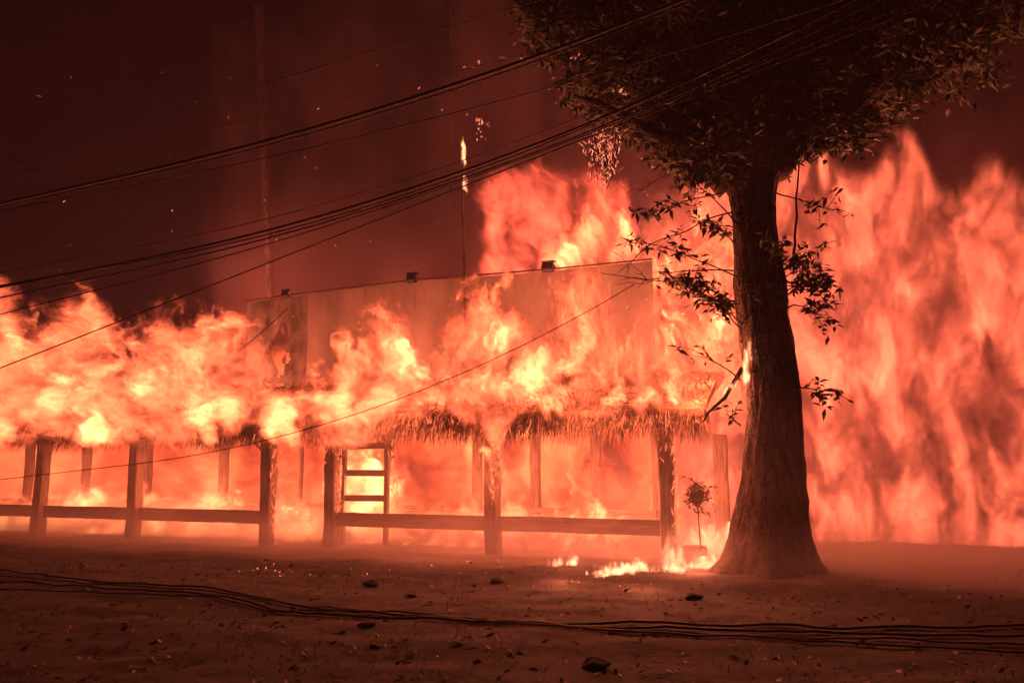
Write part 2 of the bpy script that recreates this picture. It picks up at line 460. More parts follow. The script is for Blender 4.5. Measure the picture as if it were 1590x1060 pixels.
# slatted rack by the gate
RV = .55
rk = place(empty('slatted_rack')); tag(rk, 'open wooden rack with four crossboards, fire showing bright between them', 'rack')
(x0, _), (x1, _) = L(533, 780, RV), L(600, 780, RV)
for x in (x0, x1):
    bm = bmesh.new(); box(bm, (x, RV, 1.05), (.09, .1, 2.1), bev=.008); obj('upright', bm, M['timber'], rk)
for y in (692, 734, 773, 805):
    z = L(565, y, RV)[1]; bm = bmesh.new(); box(bm, (0, 0, 0), (x1-x0-.1, .06, .13), rot=Matrix.Rotation(R(rnd.uniform(-1, 1)), 3, 'Y'), bev=.006)
    o = obj('crossboard', bm, M['timber'], rk); o.location = ((x0+x1)/2, RV+.01, z)
# rails between the posts
rails = [(0, 1), (1, 2), (2, 3), (4, 5), (5, 6)]
rl = {(4, 5): 'long board rail between the post by the rack and the burning middle post', (5, 6): 'long board rail ending at the rightmost veranda post',
      (2, 3): 'dark board rail just left of the gate opening', (1, 2): 'board rail second from the left edge of the veranda', (0, 1): 'board rail farthest to the left, cut by the picture edge'}
for a, b in rails:
    xa_, xb_ = post_x[a]+.13, post_x[b]-.13
    bm = bmesh.new(); nn = 12; rr = []
    for i in range(nn+1):
        x = (xa_-xb_)/2+(xb_-xa_)*i/nn; dz = .012*noise.noise((x*.8+a*7, 0, 0)); h = .135+.008*noise.noise((x*2, a, 3))
        rr.append([bm.verts.new((x, yy, zz_+dz)) for yy, zz_ in ((-.03, -h), (.03, -h), (.03, h), (-.03, h))])
    for p, q in zip(rr, rr[1:]):
        for k_ in range(4): bm.faces.new((p[k_], q[k_], q[(k_+1) % 4], p[(k_+1) % 4]))
    bm.faces.new(rr[0]); bm.faces.new(rr[-1][::-1])
    o = obj('fence_rail', bm, M['rail'])
    o.location = loc(-(xa_+xb_)/2, 0, .55); o.rotation_euler = (0, 0, ANG)
    tag(o, rl[a, b], 'rail', 'board rails between the veranda posts')

# floodlights on top of the wall
def floodlight(px, py, h, label):
    x, z = L(px, py, WV)
    t = empty('floodlight', loc(-x, WV, z-.02)); t.rotation_euler = (0, 0, ANG)
    tag(t, label, 'floodlight', 'floodlights on top of the upper wall')
    bm = bmesh.new(); box(bm, (0, -.05, h*.62), (h*.85, h*.45, h*.62), rot=Matrix.Rotation(R(-18), 3, 'X'), bev=.02); obj('housing', bm, M['lamp'], t)
    bm = bmesh.new(); box(bm, (0, -.05-h*.25, h*.5), (h*.7, .012, h*.48), rot=Matrix.Rotation(R(-18), 3, 'X')); obj('lens', bm, M['glass'], t)
    bm = bmesh.new(); tube(bm, [(-h*.47, 0, h*.7), (-h*.47, .02, .03), (h*.47, .02, .03), (h*.47, 0, h*.7)], .014, 5); obj('bracket', bm, M['lamp'], t)
    bm = bmesh.new(); box(bm, (0, .0, h*1.04), (h*.95, h*.5, .02), bev=.004); obj('hood', bm, M['lamp'], t)
floodlight(445, 466, .27, 'small dark floodlight at the foot of the thin dark trunk, on the sooty end panel')
floodlight(641, 444, .31, 'pale hazy floodlight standing alone midway on the wall top')
floodlight(852, 428, .32, 'black floodlight on the wall top against the tall red flame')
# slim pole burning on the wall top
def thin_pole(p0, p1, v, r0, r1, label, name='pole', cat='pole', z0=None):
    a = L(*p0, v); b = L(*p1, v)
    base = loc(-a[0], v, a[1] if z0 is None else z0); top = loc(-b[0], v, b[1])
    bm = bmesh.new(); n_ = 10
    pts = [(base.lerp(top, i/n_)-base)+Vector((noise.noise((i*.4, p0[0], 0))*.05, 0, 0)) for i in range(n_+1)]
    tube(bm, pts, [r0+(r1-r0)*i/n_ for i in range(n_+1)], 6)
    o = obj(name, bm, M['bark']); o.location = base; return tag(o, label, cat)
thin_pole((726, 436), (717, 200), WV, .035, .02, 'slim bare pole on the wall top with its tip on fire', z0=3.2)
thin_pole((447, 466), (402, 10), 6.4, .12, .15, 'slender dark trunk rising into the smoke above the end floodlight', 'bare_trunk', 'trunk', z0=0)
thin_pole((708, 300), (700, -10), 8.5, .06, .05, 'faint bare trunk high in the dark smoke above the burning pole', 'bare_trunk', 'trunk', z0=0)
thin_pole((1232, 395), (1241, 250), -1.2, .022, .012, 'thin straight hanging stem seen just right of the big trunk', 'hanging_stem', 'stem')
# pillar in the smoke right of the veranda
x, _ = L(1122, 800, 2.4); bm = bmesh.new(); box(bm, (0, 0, 1.1), (.26, .26, 2.2), bev=.015)
o = obj('pillar', bm, M['timber']); o.location = loc(-x, 2.4, 0); o.rotation_euler = (0, 0, ANG)
tag(o, 'upright timber pillar half lost in smoke between veranda and big tree', 'pillar')

# ------------------------------------------------------------ trees
def leaf_mesh(name, anchors, m, parent, ln=.15, kind='stuff', droop=.25):
    vs, fs = [], []
    for p, rr in anchors:
        d = Vector((rnd.gauss(0, 1), rnd.gauss(0, 1), rnd.gauss(-droop, .55))).normalized()
        l = ln*rnd.uniform(.55, 1.35); sd = d.cross(Vector((rnd.gauss(0, .6), rnd.gauss(0, .6), 1))).normalized()*l*.19
        nrm = sd.cross(d).normalized()*l*.06
        c = len(vs)
        vs += [p, p+d*l*.4+sd, p+d*l*.45-nrm, p+d*l*.4-sd, p+d*l-nrm*2]
        fs += [(c, c+1, c+2), (c, c+2, c+3), (c+1, c+4, c+2), (c+2, c+4, c+3)]
    o = pyobj(name, vs, fs, m, parent)
    if kind: o['kind'] = kind
    return o
def trunk(name, rows, Y, T_, seed, z_base_extra=True):
    base = T_.location
    bm = bmesh.new(); seg = 96; rings = []
    cs = []
    for (y, a, b) in rows:
        c = at((a+b)/2, y, Y); w = (at(b, y, Y)-at(a, y, Y)).length/2; cs.append((c, w))
    fine = []
    for (c0, w0), (c1, w1) in zip(cs, cs[1:]):
        for k_ in range(8): f = k_/8; fine.append((c0.lerp(c1, f), w0+(w1-w0)*f))
    fine.append(cs[-1])
    for c, w in fine:
        ring = []
        flare = max(0, 1-(c.z)/.7)
        for k_ in range(seg):
            a = k_*2*math.pi/seg
            rr = w*(1+.07*noise.noise((math.cos(a)*2+seed, math.sin(a)*2, c.z*.8))+.05*noise.noise((math.cos(a)*7, math.sin(a)*7+seed, c.z*1.5))
                    +.05*abs(noise.noise((math.cos(a)*9, math.sin(a)*9+seed, c.z*1.1)))+.035*noise.noise((math.cos(a)*22, math.sin(a)*22+seed, c.z*3.5))+.02*noise.noise((math.cos(a)*30, math.sin(a)*30+seed, c.z*14)) +.07*(abs(noise.noise((math.cos(a)*6+seed, math.sin(a)*6, c.z*.55)))-.25)+.10*max(0, noise.noise((math.cos(a)*2.5, math.sin(a)*2.5+seed, c.z*2.2))-.35) + flare*(.10*math.cos(a*5+seed)+.16*noise.noise((math.cos(a)*3, math.sin(a)*3, seed))))
            ring.append(bm.verts.new(c-base+Vector((math.cos(a)*rr, math.sin(a)*rr*.9, 0))))
        rings.append(ring)
    for A_, B_ in zip(rings, rings[1:]):
        for k_ in range(seg): bm.faces.new((A_[k_], A_[(k_+1) % seg], B_[(k_+1) % seg], B_[k_]))
    bm.faces.new(rings[-1]); bm.faces.new(rings[0][::-1])
    return obj(name, bm, M['bark'], T_, smooth=True)
def limb(T_, pts, r0, r1, name='limb'):
    base = T_.location; bm = bmesh.new(); P = [Vector(p) for p in pts]; q = []
    for a, b in zip(P, P[1:]):
        for k_ in range(5): q.append(a.lerp(b, k_/5))
    q.append(P[-1])
    q = [p+Vector((noise.noise(p*1.3), noise.noise(p*1.3+Vector((5, 0, 0))), noise.noise(p*1.3+Vector((0, 5, 0)))))*.08*min(1, i/3) for i, p in enumerate(q)]
    tube(bm, [p-base for p in q], [r0+(r1-r0)*i/(len(q)-1) for i in range(len(q))], 10 if r0 > .1 else 5)
    obj(name, bm, M['bark'], T_, smooth=True); return q
TY = 13.0
base = at(1190, 882, TY); base.z = 0
T1 = empty('broadleaf_tree', base); tag(T1, 'big leafy tree with a thick dark trunk standing right of the veranda', 'tree')
trunk('trunk', [(905, 1090, 1285), (885, 1104, 1272), (868, 1120, 1262), (830, 1134, 1256), (790, 1144, 1252), (740, 1153, 1250), (690, 1157, 1246), (640, 1161, 1243), (580, 1161, 1238), (530, 1152, 1230),
                (490, 1146, 1222), (440, 1141, 1220), (400, 1142, 1210), (340, 1140, 1204), (305, 1134, 1203), (275, 1118, 1210), (250, 1100, 1222), (232, 1092, 1228)], TY, T1, 2.0)
limb(T1, [at(1140, 285, TY), at(1085, 235, TY), at(1000, 150, TY-.3), at(930, 60, TY-.5), at(880, -60, TY-.6)], .33, .08)
limb(T1, [at(1190, 270, TY), at(1215, 180, TY), at(1235, 60, TY+.2), at(1260, -80, TY)], .34, .14)
limb(T1, [at(1160, 262, TY), at(1130, 150, TY+.5), at(1100, 0, TY+.9)], .28, .12)
limb(T1, [at(1205, 265, TY), at(1270, 190, TY-.3), at(1380, 110, TY-.5), at(1450, 20, TY-.6)], .22, .07)
limb(T1, [at(1085, 235, TY), at(1010, 205, TY-.4), at(930, 160, TY-.7), at(890, 150, TY-.8)], .12, .03)
# crown clumps: (px, py, radius in pixels)
cl = [(1150, 215, 62), (1090, 190, 62), (1030, 165, 55), (1210, 200, 55), (1250, 160, 55), (980, 140, 50), (930, 150, 30), (1120, 120, 80), (1200, 110, 80), (1050, 90, 75), (970, 70, 65),
      (900, 60, 50), (860, 20, 45), (1260, 60, 85), (1150, 30, 90), (1050, 0, 85), (960, -20, 80), (1240, -40, 90), (880, -60, 70), (1320, 90, 70), (1370, 20, 80), (1310, 170, 40), (820, 5, 30), (1100, 240, 36), (1220, 238, 32), (1010, 212, 30), (1060, 222, 32), (1160, 250, 34), (1255, 215, 34), (890, 130, 26), (1290, 130, 70), (1340, 60, 90), (1420, 20, 90), (1400, 110, 50), (1480, 60, 60), (1540, -10, 80), (1460, -40, 90), (1330, 190, 36), (850, 70, 26), (1285, 215, 30), (930, 100, 45)]
anch = []
for (px, py, r_) in cl:
    c = at(px, py, TY+rnd.uniform(-.9, .7)); rr = r_*TY/F
    sub = [c+Vector((rnd.gauss(0, .55), rnd.gauss(0, .7), rnd.gauss(0, .5)))*rr for _ in range(int(7+r_*.2))]
    for _ in range(int(r_*r_*(.45 if py < 170 else .26))):
        s_ = rnd.choice(sub); p = s_+Vector((rnd.gauss(0, 1), rnd.gauss(0, 1), rnd.gauss(0, .6)))*rr*rnd.choice((.14, .2, .34))
        anch.append((p-base, 0))
leaf_mesh('crown', anch, M['leaf'], T1, .17)
def twig_spray(T_, a, b, Y, n, r0=.014, lv=10, ln=.16, dry=False, leafm='leaf'):
    """a twig from pixel a to pixel b with side shoots and leaves near their ends"""
    base_ = T_.location; pa = at(*a, Y); pb = at(*b, Y+rnd.uniform(-.5, .3)); ah = []
    pts = [pa.lerp(pb, i/4)+Vector((0, 0, .10*math.sin(i/4*math.pi)))*(pb-pa).length*.6 for i in range(5)]
    q = limb(T_, pts, r0, r0*.35, 'twig')
    n = int(n*1.7); bm = bmesh.new()
    for i in range(n):
        s_ = q[rnd.randrange(len(q)//3, len(q))]; d = ((pb-pa).normalized()+Vector((rnd.gauss(0, .5), rnd.gauss(0, .5), rnd.gauss(-.1, .6)))).normalized()
        l = rnd.uniform(.15, .55); e = s_+d*l; m_ = s_+d*l*.5+Vector((0, 0, .04))
        tube(bm, [s_-base_, m_-base_, e-base_], [.006, .005, .003], 4)
        for _ in range(lv):
            f = rnd.uniform(.3, 1); ah.append((s_.lerp(e, f)-base_+Vector((rnd.gauss(0, .02),)*3), 0))
    obj('shoot', bm, M['bark'], T_)['kind'] = 'stuff'
    if ah: o = leaf_mesh('spray_leaves', ah, M[leafm], T_, ln, kind='stuff', droop=.1)
for a, b, n_, lv in [((1145, 350), (1060, 270), 6, 9), ((1120, 300), (1020, 330), 7, 9), ((1145, 430), (985, 378), 6, 7), ((1142, 470), (1040, 430), 10, 9), ((1145, 480), (930, 425), 4, 0), ((1150, 500), (1110, 470), 8, 12),
                     ((1150, 510), (1080, 440), 7, 10), ((1142, 380), (1110, 355), 5, 12), ((1140, 420), (1000, 440), 5, 0), ((1215, 440), (1262, 400), 9, 13), ((1215, 460), (1275, 435), 9, 13), ((1220, 480), (1268, 488), 7, 9),
                     ((1150, 505), (1180, 470), 8, 12), ((1225, 440), (1210, 395), 6, 12), ((1238, 600), (1275, 605), 5, 8), ((1205, 300), (1290, 330), 5, 5), ((1150, 590), (1085, 545), 4, 3), ((1150, 660), (1130, 640), 3, 3),
                     ((1100, 260), (1000, 240), 5, 4), ((1090, 262), (985, 300), 4, 0), ((1135, 330), (960, 420), 5, 0)]:
    twig_spray(T1, a, b, TY-.25, n_, lv=lv)
# clipped shrub, pot
sb = at(1086, 842, 13.6); sb.z = 0
SH = empty('small_shrub', sb); tag(SH, 'small round-headed shrub on a thin bare stem between veranda and tree', 'shrub')
bm = bmesh.new(); top_ = at(1083, 768, 13.6)-sb
tube(bm, [(0.05, 0, -.05), (.02, 0, .25), (.01, 0, .5), (-.02, 0, top_.z)], [.016, .014, .011, .008], 6); obj('stem', bm, M['bark'], SH)
anch = []
for _ in range(650):
    d = Vector((rnd.gauss(0, 1), rnd.gauss(0, 1), rnd.gauss(0, 1))).normalized()*rnd.uniform(.4, 1)**.6
    k_ = .75+1.1*noise.noise(d*1.6+Vector((4, 4, 4)))
    if noise.noise(d*2.5) < -.22: continue
    anch.append((top_+Vector((d.x*.25*k_, d.y*.25*k_, d.z*.28*k_)), 0))
leaf_mesh('crown', anch, M['dryleaf'], SH, .09)
bx_ = at(1078, 845, 13.9); bx_.z = 0
bm = bmesh.new(); box(bm, (0, 0, .15), (.34, .3, .34), bev=.03); o = obj('stone_block', bm, M['stone']); o.location = bx_; o.rotation_euler = (0, 0, .3)
tag(o, 'grey square block on the ground under the small round shrub', 'block')

# ------------------------------------------------------------ cables overhead
def quad(p):
    (x0, y0), (x1, y1), (x2, y2) = p
    return lambda x: y0*(x-x1)*(x-x2)/((x0-x1)*(x0-x2))+y1*(x-x0)*(x-x2)/((x1-x0)*(x1-x2))+y2*(x-x0)*(x-x1)/((x2-x0)*(x2-x1))
wires = [([(320, 160), (520, 97), (840, 0)], 1.1, 11, 'thin wire highest at the upper left corner'),
         ([(320, 243), (700, 133), (1062, 0)], 3.0, 9.5, 'thickest cable, in the upper bundle'),
         ([(320, 250), (700, 141), (1040, 16)], 1.6, 9.6, 'thinner cable lashed just under the thickest one'),
         ([(320, 265), (640, 192), (1240, 22)], 1.2, 10, 'single wire just below the upper bundle'),
         ([(320, 362), (560, 300), (880, 190)], .9, 11, 'faint wire on top of the lower bundle'),
         ([(320, 381), (640, 292), (1267, 30)], 2.2, 9.0, 'thick cable at the top of the lower bundle'),
         ([(320, 386), (640, 299), (1000, 157)], 1.3, 9.1, 'slack cable hugging the thick one in the lower bundle'),
         ([(320, 394), (700, 284), (1267, 48)], 1.5, 9.2, 'middle cable of the lower bundle'),
         ([(320, 406), (640, 308), (980, 182)], 1.2, 9.3, 'cable sagging lowest in the lower bundle at its left end'),
         ([(320, 446), (560, 352), (1267, 75)], 1.3, 9.8, 'lone cable running below the lower bundle, across the trunk fork'),
         ([(320, 703), (560, 640), (950, 462)], .8, 13.0, 'hair-thin wire crossing low in front of the flames'),
         ([(320, 580), (385, 533), (445, 480)], .8, 18.2, 'short thin wire slanting up to the left end of the upper wall'),
         ([(320, 205), (640, 128), (1000, 40)], .6, 12, 'faintest wire, between the top wire and the upper bundle')]
for pts, w, Y, lab in wires:
    f = quad(pts); x_lo = 205 if Y == 18.2 else -60
    x_hi = 1650 if pts[-1][0] > 960 else pts[-1][0]+(60 if pts[-1][0] < 500 or Y > 12.5 else 500)
    if Y == 13.0: x_hi = 985
    if Y == 18.2: x_hi = 447
    bm = bmesh.new(); P = []
    for i in range(41):
        x = x_lo+(x_hi-x_lo)*i/40
        xx = min(max(x, 200), max(pts[-1][0], 1000) if pts[-1][0] > 500 else 500)
        y = f(x) if xx == x else f(xx)+(f(xx+1)-f(xx))*(x-xx)
        P.append(at(x, y, Y+(1.5-3*(x/1590))))
    o0 = P[0].copy(); tube(bm, [p-o0 for p in P], w*Y/F/2*1.8, 6)
    o = obj('overhead_cable', bm, M['wire'], smooth=True); o.location = o0
    tag(o, lab, 'cable', 'cables strung across the front of the scene')
# fallen cables across the dirt
gc = [([(-40, 885), (320, 920), (520, 948), (700, 960), (900, 975), (1267, 986), (1640, 990)], 'upper strand of the cables on the ground'),
      ([(-40, 893), (320, 924), (500, 943), (700, 963), (900, 978), (1267, 994), (1640, 1002)], 'second strand of the cables on the ground'),
      ([(-40, 901), (320, 929), (480, 953), (700, 966), (900, 969), (1267, 979), (1640, 975)], 'strand rising toward the tree at its right end'),
      ([(-40, 915), (320, 933), (420, 948), (600, 950), (800, 968), (1100, 990), (1640, 1015)], 'lowest strand of the cables on the ground')]
for i, (pp, lab) in enumerate(gc):
    P = []
    for a, b in zip(pp, pp[1:]):
        for k_ in range(14):
            f = k_/14; f2 = f*f*(3-2*f)*.4+f*.6; p = ground(a[0]+(b[0]-a[0])*f, a[1]+(b[1]-a[1])*f2)
            p.y += .05*noise.noise((p.x*1.3, i*5, 0)); p.z = gz(p.x, p.y)+.025; P.append(p)
    o0 = P[0].copy(); bm = bmesh.new(); tube(bm, [p-o0 for p in P], .011 if i % 2 else .015, 6); o = obj('fallen_cable', bm, M['wire'], smooth=True); o.location = o0
    tag(o, 'black fallen cable on the dirt, '+lab, 'cable', 'fallen cables on the dirt')

# ------------------------------------------------------------ ground litter, stones
vs, fs = [], []
for i in range(3000):
    y = 4.5+rnd.random()**1.3*10; x = rnd.uniform(-.75, .75)*y*.95
    l = rnd.uniform(.015, .06); a = rnd.uniform(0, 6.3); d = Vector((math.cos(a), math.sin(a), rnd.uniform(-.1, .5))).normalized()*l; sd = Vector((-math.sin(a), math.cos(a), rnd.gauss(0, .3)))*l*.35
    p = Vector((x, y, gz(x, y)+.012)); c = len(vs)
    vs += [p-d, p+sd+Vector((0, 0, l*.2)), p+d, p-sd]; fs += [(c, c+1, c+2), (c, c+2, c+3)]
tag(pyobj('leaf_litter', vs, fs, M['litter']), 'scattered pale leaf litter and scraps on the dark dirt', kind='stuff')
vs, fs = [], []
for i in range(5000):
    y = 5+rnd.random()*9.5; x = rnd.uniform(-.75, .75)*y*.95
    if noise.noise((x*.6, y*.6, 11)) < .05: continue
    l = rnd.uniform(.03, .10); p = Vector((x, y, gz(x, y)-.01)); a = rnd.uniform(0, 6.3); sd = Vector((math.cos(a), math.sin(a), 0))*.004
    t_ = p+Vector((rnd.gauss(0, .03), rnd.gauss(0, .03), l)); c = len(vs); vs += [p-sd, p+sd, t_]; fs += [(c, c+1, c+2)]
tag(pyobj('dry_grass', vs, fs, M['dryleaf']), 'sparse short dry grass on the dirt', kind='stuff')
def stone(px, py, s, label):
    p = ground(px, py); bm = bmesh.new(); bmesh.ops.create_icosphere(bm, subdivisions=3, radius=s)
    sd = rnd.random()*50
    for v_ in bm.verts: v_.co *= 1+.45*noise.noise(v_.co*(1.6/s)*.6+Vector((sd, 0, 0))); v_.co.z *= .45
    o = obj('dirt_clod', bm, M['ground'], smooth=True); o.location = (p.x, p.y, gz(p.x, p.y)+s*.2); tag(o, label, 'clod', 'lumps on the dirt')
for a in [(575, 906, .11, 'dark lump nearest the post by the rack, above the cables'), (583, 1003, .05, 'small lump below the fallen cables, left part'), (925, 1028, .12, 'largest dark lump, alone near the bottom edge'),
          (772, 902, .10, 'dark lump straight below the middle post'), (640, 925, .05, 'tiny lump between the two dark lumps behind the cables'), (1075, 928, .12, 'broad low lump in front of the burning grass'), (570, 971, .08, 'lump touching the cables from the near side')]:
    stone(*a)

# ------------------------------------------------------------ embers, burning twigs, burning grass
def licks(name, spots, m, label, cat=None, kind=None, parent=None, up=True):
    """small twisted tapering flame tongues, each a closed three-sided body; spots (point, length, width, lean)"""
    bm = bmesh.new()
    for p, l, w, lean in spots:
        p = Vector(p); ph = rnd.random()*6; n_ = 5; rings = []
        for i in range(n_+1):
            f = i/n_; r_ = w*(math.sin(math.pi*min(1, f*.85+.12))**.8)*(1-f*.75)+.001
            c = p+Vector((lean*f*l+math.sin(ph+f*4)*w*.9, math.cos(ph+f*3)*w*.6, f*l if up else -f*l))
            rings.append([bm.verts.new(c+Vector((math.cos(a+f*2)*r_, math.sin(a+f*2)*r_, 0))) for a in (0, 2.1, 4.2)])
        for A_, B_ in zip(rings, rings[1:]):
            for k_ in range(3): bm.faces.new((A_[k_], A_[(k_+1) % 3], B_[(k_+1) % 3], B_[k_]))
        bm.faces.new(rings[-1]); bm.faces.new(rings[0][::-1])
    o = obj(name, bm, m, parent, smooth=True); tag(o, label, cat, kind=kind); return o
def line_spots(pts, n_, l, w, spread, lean=.1, gnd=False, Y=None, v=None):
    out = []
    for i in range(n_):
        k_ = rnd.randrange(len(pts)-1); f = rnd.random(); x = pts[k_][0]+(pts[k_+1][0]-pts[k_][0])*f+rnd.gauss(0, spread); y = pts[k_][1]+(pts[k_+1][1]-pts[k_][1])*f+rnd.gauss(0, spread*(.25 if gnd else 1))
        if gnd: p = ground(x, y); p.z = gz(p.x, p.y)
        elif v is not None: xx, z = L(x, y, v); p = loc(-xx, v+rnd.gauss(0, .04), z)
        else: p = at(x, y, Y)
        out.append((p, l*rnd.uniform(.3, 1.3), w*rnd.uniform(.5, 1.2), rnd.gauss(lean, .3)))
    return out
licks('burning_grass', line_spots([(945, 896), (985, 884), (1010, 892), (1060, 889), (1110, 882), (1150, 873)], 120, .06, .007, 6, gnd=True)+line_spots([(1060, 885), (1125, 850), (1100, 870)], 130, .08, .006, 14, gnd=True),
      M['ember'], 'line of low flames creeping through grass at the foot of the big tree', kind='stuff')
licks('ground_embers', line_spots([(330, 885), (520, 890), (700, 872), (900, 868)], 30, .035, .008, 16, gnd=True), M['ember'], 'scattered glowing embers on the dirt along the fence', kind='stuff')
licks('burning_twigs', line_spots([(742, 185), (752, 196), (760, 190)], 12, .1, .012, 3, v=WV)+line_spots([(738, 205), (752, 218)], 8, .08, .01, 3, v=WV)+line_spots([(743, 97), (743, 108)], 4, .08, .01, 1, v=WV)
      +line_spots([(885, 88), (905, 90)], 8, .05, .006, 2, Y=TY-.8)+line_spots([(955, 140), (972, 148)], 12, .05, .009, 3, Y=TY-.8), M['ember'], 'burning twig ends glowing high in the dark smoke', kind='stuff')
# hanging creeper burning below the crown
hv = empty('burning_creeper', at(935, 200, TY-.4)); tag(hv, 'burning creeper hanging from the crown edge, glowing strands', 'creeper')
bm = bmesh.new(); sp_ = []
for i in range(16):
    x0 = rnd.uniform(905, 965); y0 = 200+rnd.uniform(-5, 12); pts = []
    for k_ in range(7):
        p = at(x0+rnd.gauss(0, 2.5)+k_*(x0-935)*-.06, y0+k_*rnd.uniform(7, 15), TY-.4); pts.append(p-hv.location)
        if k_ and rnd.random() < .75:
            for _ in range(rnd.randrange(1, 5)): sp_.append((p-hv.location+Vector((rnd.gauss(0, .05), rnd.gauss(0, .05), rnd.gauss(0, .05))), rnd.uniform(.03, .09), rnd.uniform(.004, .008), rnd.gauss(0, .8)))
    tube(bm, pts, .005, 4)
obj('strand', bm, M['bark'], hv)
licks('glowing_tips', sp_, M['ember'], None, parent=hv, kind='stuff')
# burning broken branch leaning on the trunk
bb = at(1120, 622, TY-.3); bm = bmesh.new(); P = [at(1092, 655, TY-.3), at(1100, 640, TY-.3), at(1125, 618, TY-.3), at(1140, 592, TY-.2), at(1152, 572, TY-.1)]
tube(bm, [p-bb for p in P], [.012, .02, .03, .035, .04], 7); o = obj('broken_branch', bm, M['bark'], smooth=True); o.location = bb
tag(o, 'broken branch with a glowing end leaning against the big trunk', 'branch')
# flames licking the edges of posts
pf = []
for (x_, y0, y1, n_) in ((1046, 655, 850, 60), (1028, 650, 720, 16), (765, 665, 780, 110), (775, 680, 760, 60), (425, 690, 830, 50), (526, 700, 800, 50), (505, 700, 730, 12), (610, 690, 770, 30)):
    pf += line_spots([(x_, y0), (x_+1, y1)], n_, .14, .012, 2.6, v=-.16)
licks('post_flames', pf, M['straw_fire'], 'thin flames running up the edges of the veranda posts', kind='stuff')
licks('sparks', [(at(rnd.uniform(60, 1180), rnd.uniform(80, 520)**1, rnd.uniform(11, 15)), rnd.uniform(.012, .04), rnd.uniform(.003, .006), rnd.gauss(0, 1)) for _ in range(60)], M['ember'], 'tiny sparks drifting in the smoke', kind='stuff')

# ------------------------------------------------------------ the fire itself
def fl(name, label, v, thick, tops_px, bot_px, mat_, res=.028, y_pad=1.15, z_pad=.6, **kw):
    t_ = [L(a, b, v) for a, b in tops_px]; b_ = [L(a, b, v) for a, b in bot_px]
    x0, x1 = t_[0][0], t_[-1][0]; zt_ = max(z for _, z in t_)+z_pad; zb_ = min(z for _, z in b_)-.25
    o = volume_object(name, (x0, v-thick*y_pad, max(zb_, .02)), (x1, v+thick*y_pad, zt_), (res, res*2.2, res),
                      flame_field(t_, b_, v, thick, xr=(x0+.05, x1-.05), **kw), mat_)
    place(o); return tag(o, label, kind='stuff')
FC = (1, .115, .047)
roof_fire = fire_mat('roof_fire', FC, 8.5, 2.1, 3.6)
room_fire = fire_mat('room_fire', (1, .060, .022), 3.4, 1.6, 1.6)
back_fire = fire_mat('back_fire', (1, .10, .05), 5.0, 1.6, 1.6, yellow=.08)
fl('roof_flames', 'billowing flames over the thatch roof in front of the upper wall', .6, 1.0,
   [(-120, 470), (-20, 420), (50, 530), (130, 445), (205, 545), (270, 470), (320, 500), (365, 470), (395, 600), (500, 600), (545, 575), (585, 470), (625, 490), (655, 545), (700, 500), (735, 435), (790, 450), (830, 500), (868, 470), (900, 395), (930, 400), (955, 480), (990, 505), (1030, 500), (1075, 480), (1130, 580)],
   [(-120, 690), (320, 680), (480, 690), (640, 675), (760, 690), (860, 655), (1000, 650), (1130, 640)], roof_fire, res=.022, amp=.7, soft=.16, seed=1, fs=1.8, basev=.14, fine=1.5, zst=.46)
fl('eave_flames', 'ragged flames curling round the edge of the thatch', -.8, .55,
   [(-120, 570), (60, 580), (200, 570), (320, 570), (420, 600), (480, 570), (560, 565), (640, 575), (700, 570), (750, 540), (800, 580), (850, 600), (900, 570), (960, 590), (1020, 560), (1080, 570), (1110, 590)],
   [(-120, 700), (200, 690), (320, 700), (400, 670), (480, 710), (600, 690), (640, 660), (740, 665), (764, 722), (785, 660), (860, 645), (960, 655), (1020, 640), (1110, 660)], roof_fire, res=.026, z_pad=.4, amp=.6, soft=.14, seed=21, fs=1.8, basev=.18)
fl('step_flames', 'low orange flames behind the right-hand rails', .9, .35,
   [(640, 815), (700, 800), (780, 790), (830, 805), (900, 785), (960, 800), (1050, 800)], [(640, 870), (1050, 890)], roof_fire, res=.03, z_pad=.3, amp=.4, soft=.13, seed=41, fs=1.7)
fl('rack_flames', 'white-hot flames showing between the boards of the slatted rack', 1.35, .4,
   [(505, 740), (535, 685), (570, 675), (600, 690), (625, 740)], [(505, 835), (625, 840)], fire_mat('rack_fire', (1, .22, .075), 9.0, 1.7, 5.0), res=.024, z_pad=.3, amp=.4, soft=.13, seed=31, fs=1.8, basev=.35)
fl('floor_flames', 'bright yellow flames low on the floor behind the left rails', .75, .35,
   [(-120, 790), (60, 770), (200, 780), (320, 775), (345, 755), (400, 775), (440, 780), (500, 790), (560, 815), (700, 830), (760, 835)], [(-120, 838), (760, 852)], fire_mat('floor_fire', (1, .20, .07), 8.0, 1.8, 5.0), res=.024, z_pad=.3, amp=.45, soft=.13, seed=33, fs=1.9, basev=.28)
fl('tall_flames', 'tall flames behind the right end of the upper wall and the big tree', 3.6, 1.0,
   [(850, 400), (870, 330), (905, 300), (940, 280), (975, 330), (1010, 380), (1050, 350), (1090, 300), (1130, 330), (1180, 420)],
   [(850, 560), (1000, 620), (1180, 660)], roof_fire, res=.03, amp=.65, soft=.15, seed=4, fs=1.6, basev=.16, fine=1.4)
fl('red_glow_flame', 'deep red flame standing behind the middle of the upper wall', 5.0, .9,
   [(745, 330), (765, 258), (820, 240), (880, 235), (940, 250), (975, 280), (1000, 330)], [(758, 480), (990, 480)], back_fire, res=.05, amp=.3, soft=.16, seed=6)
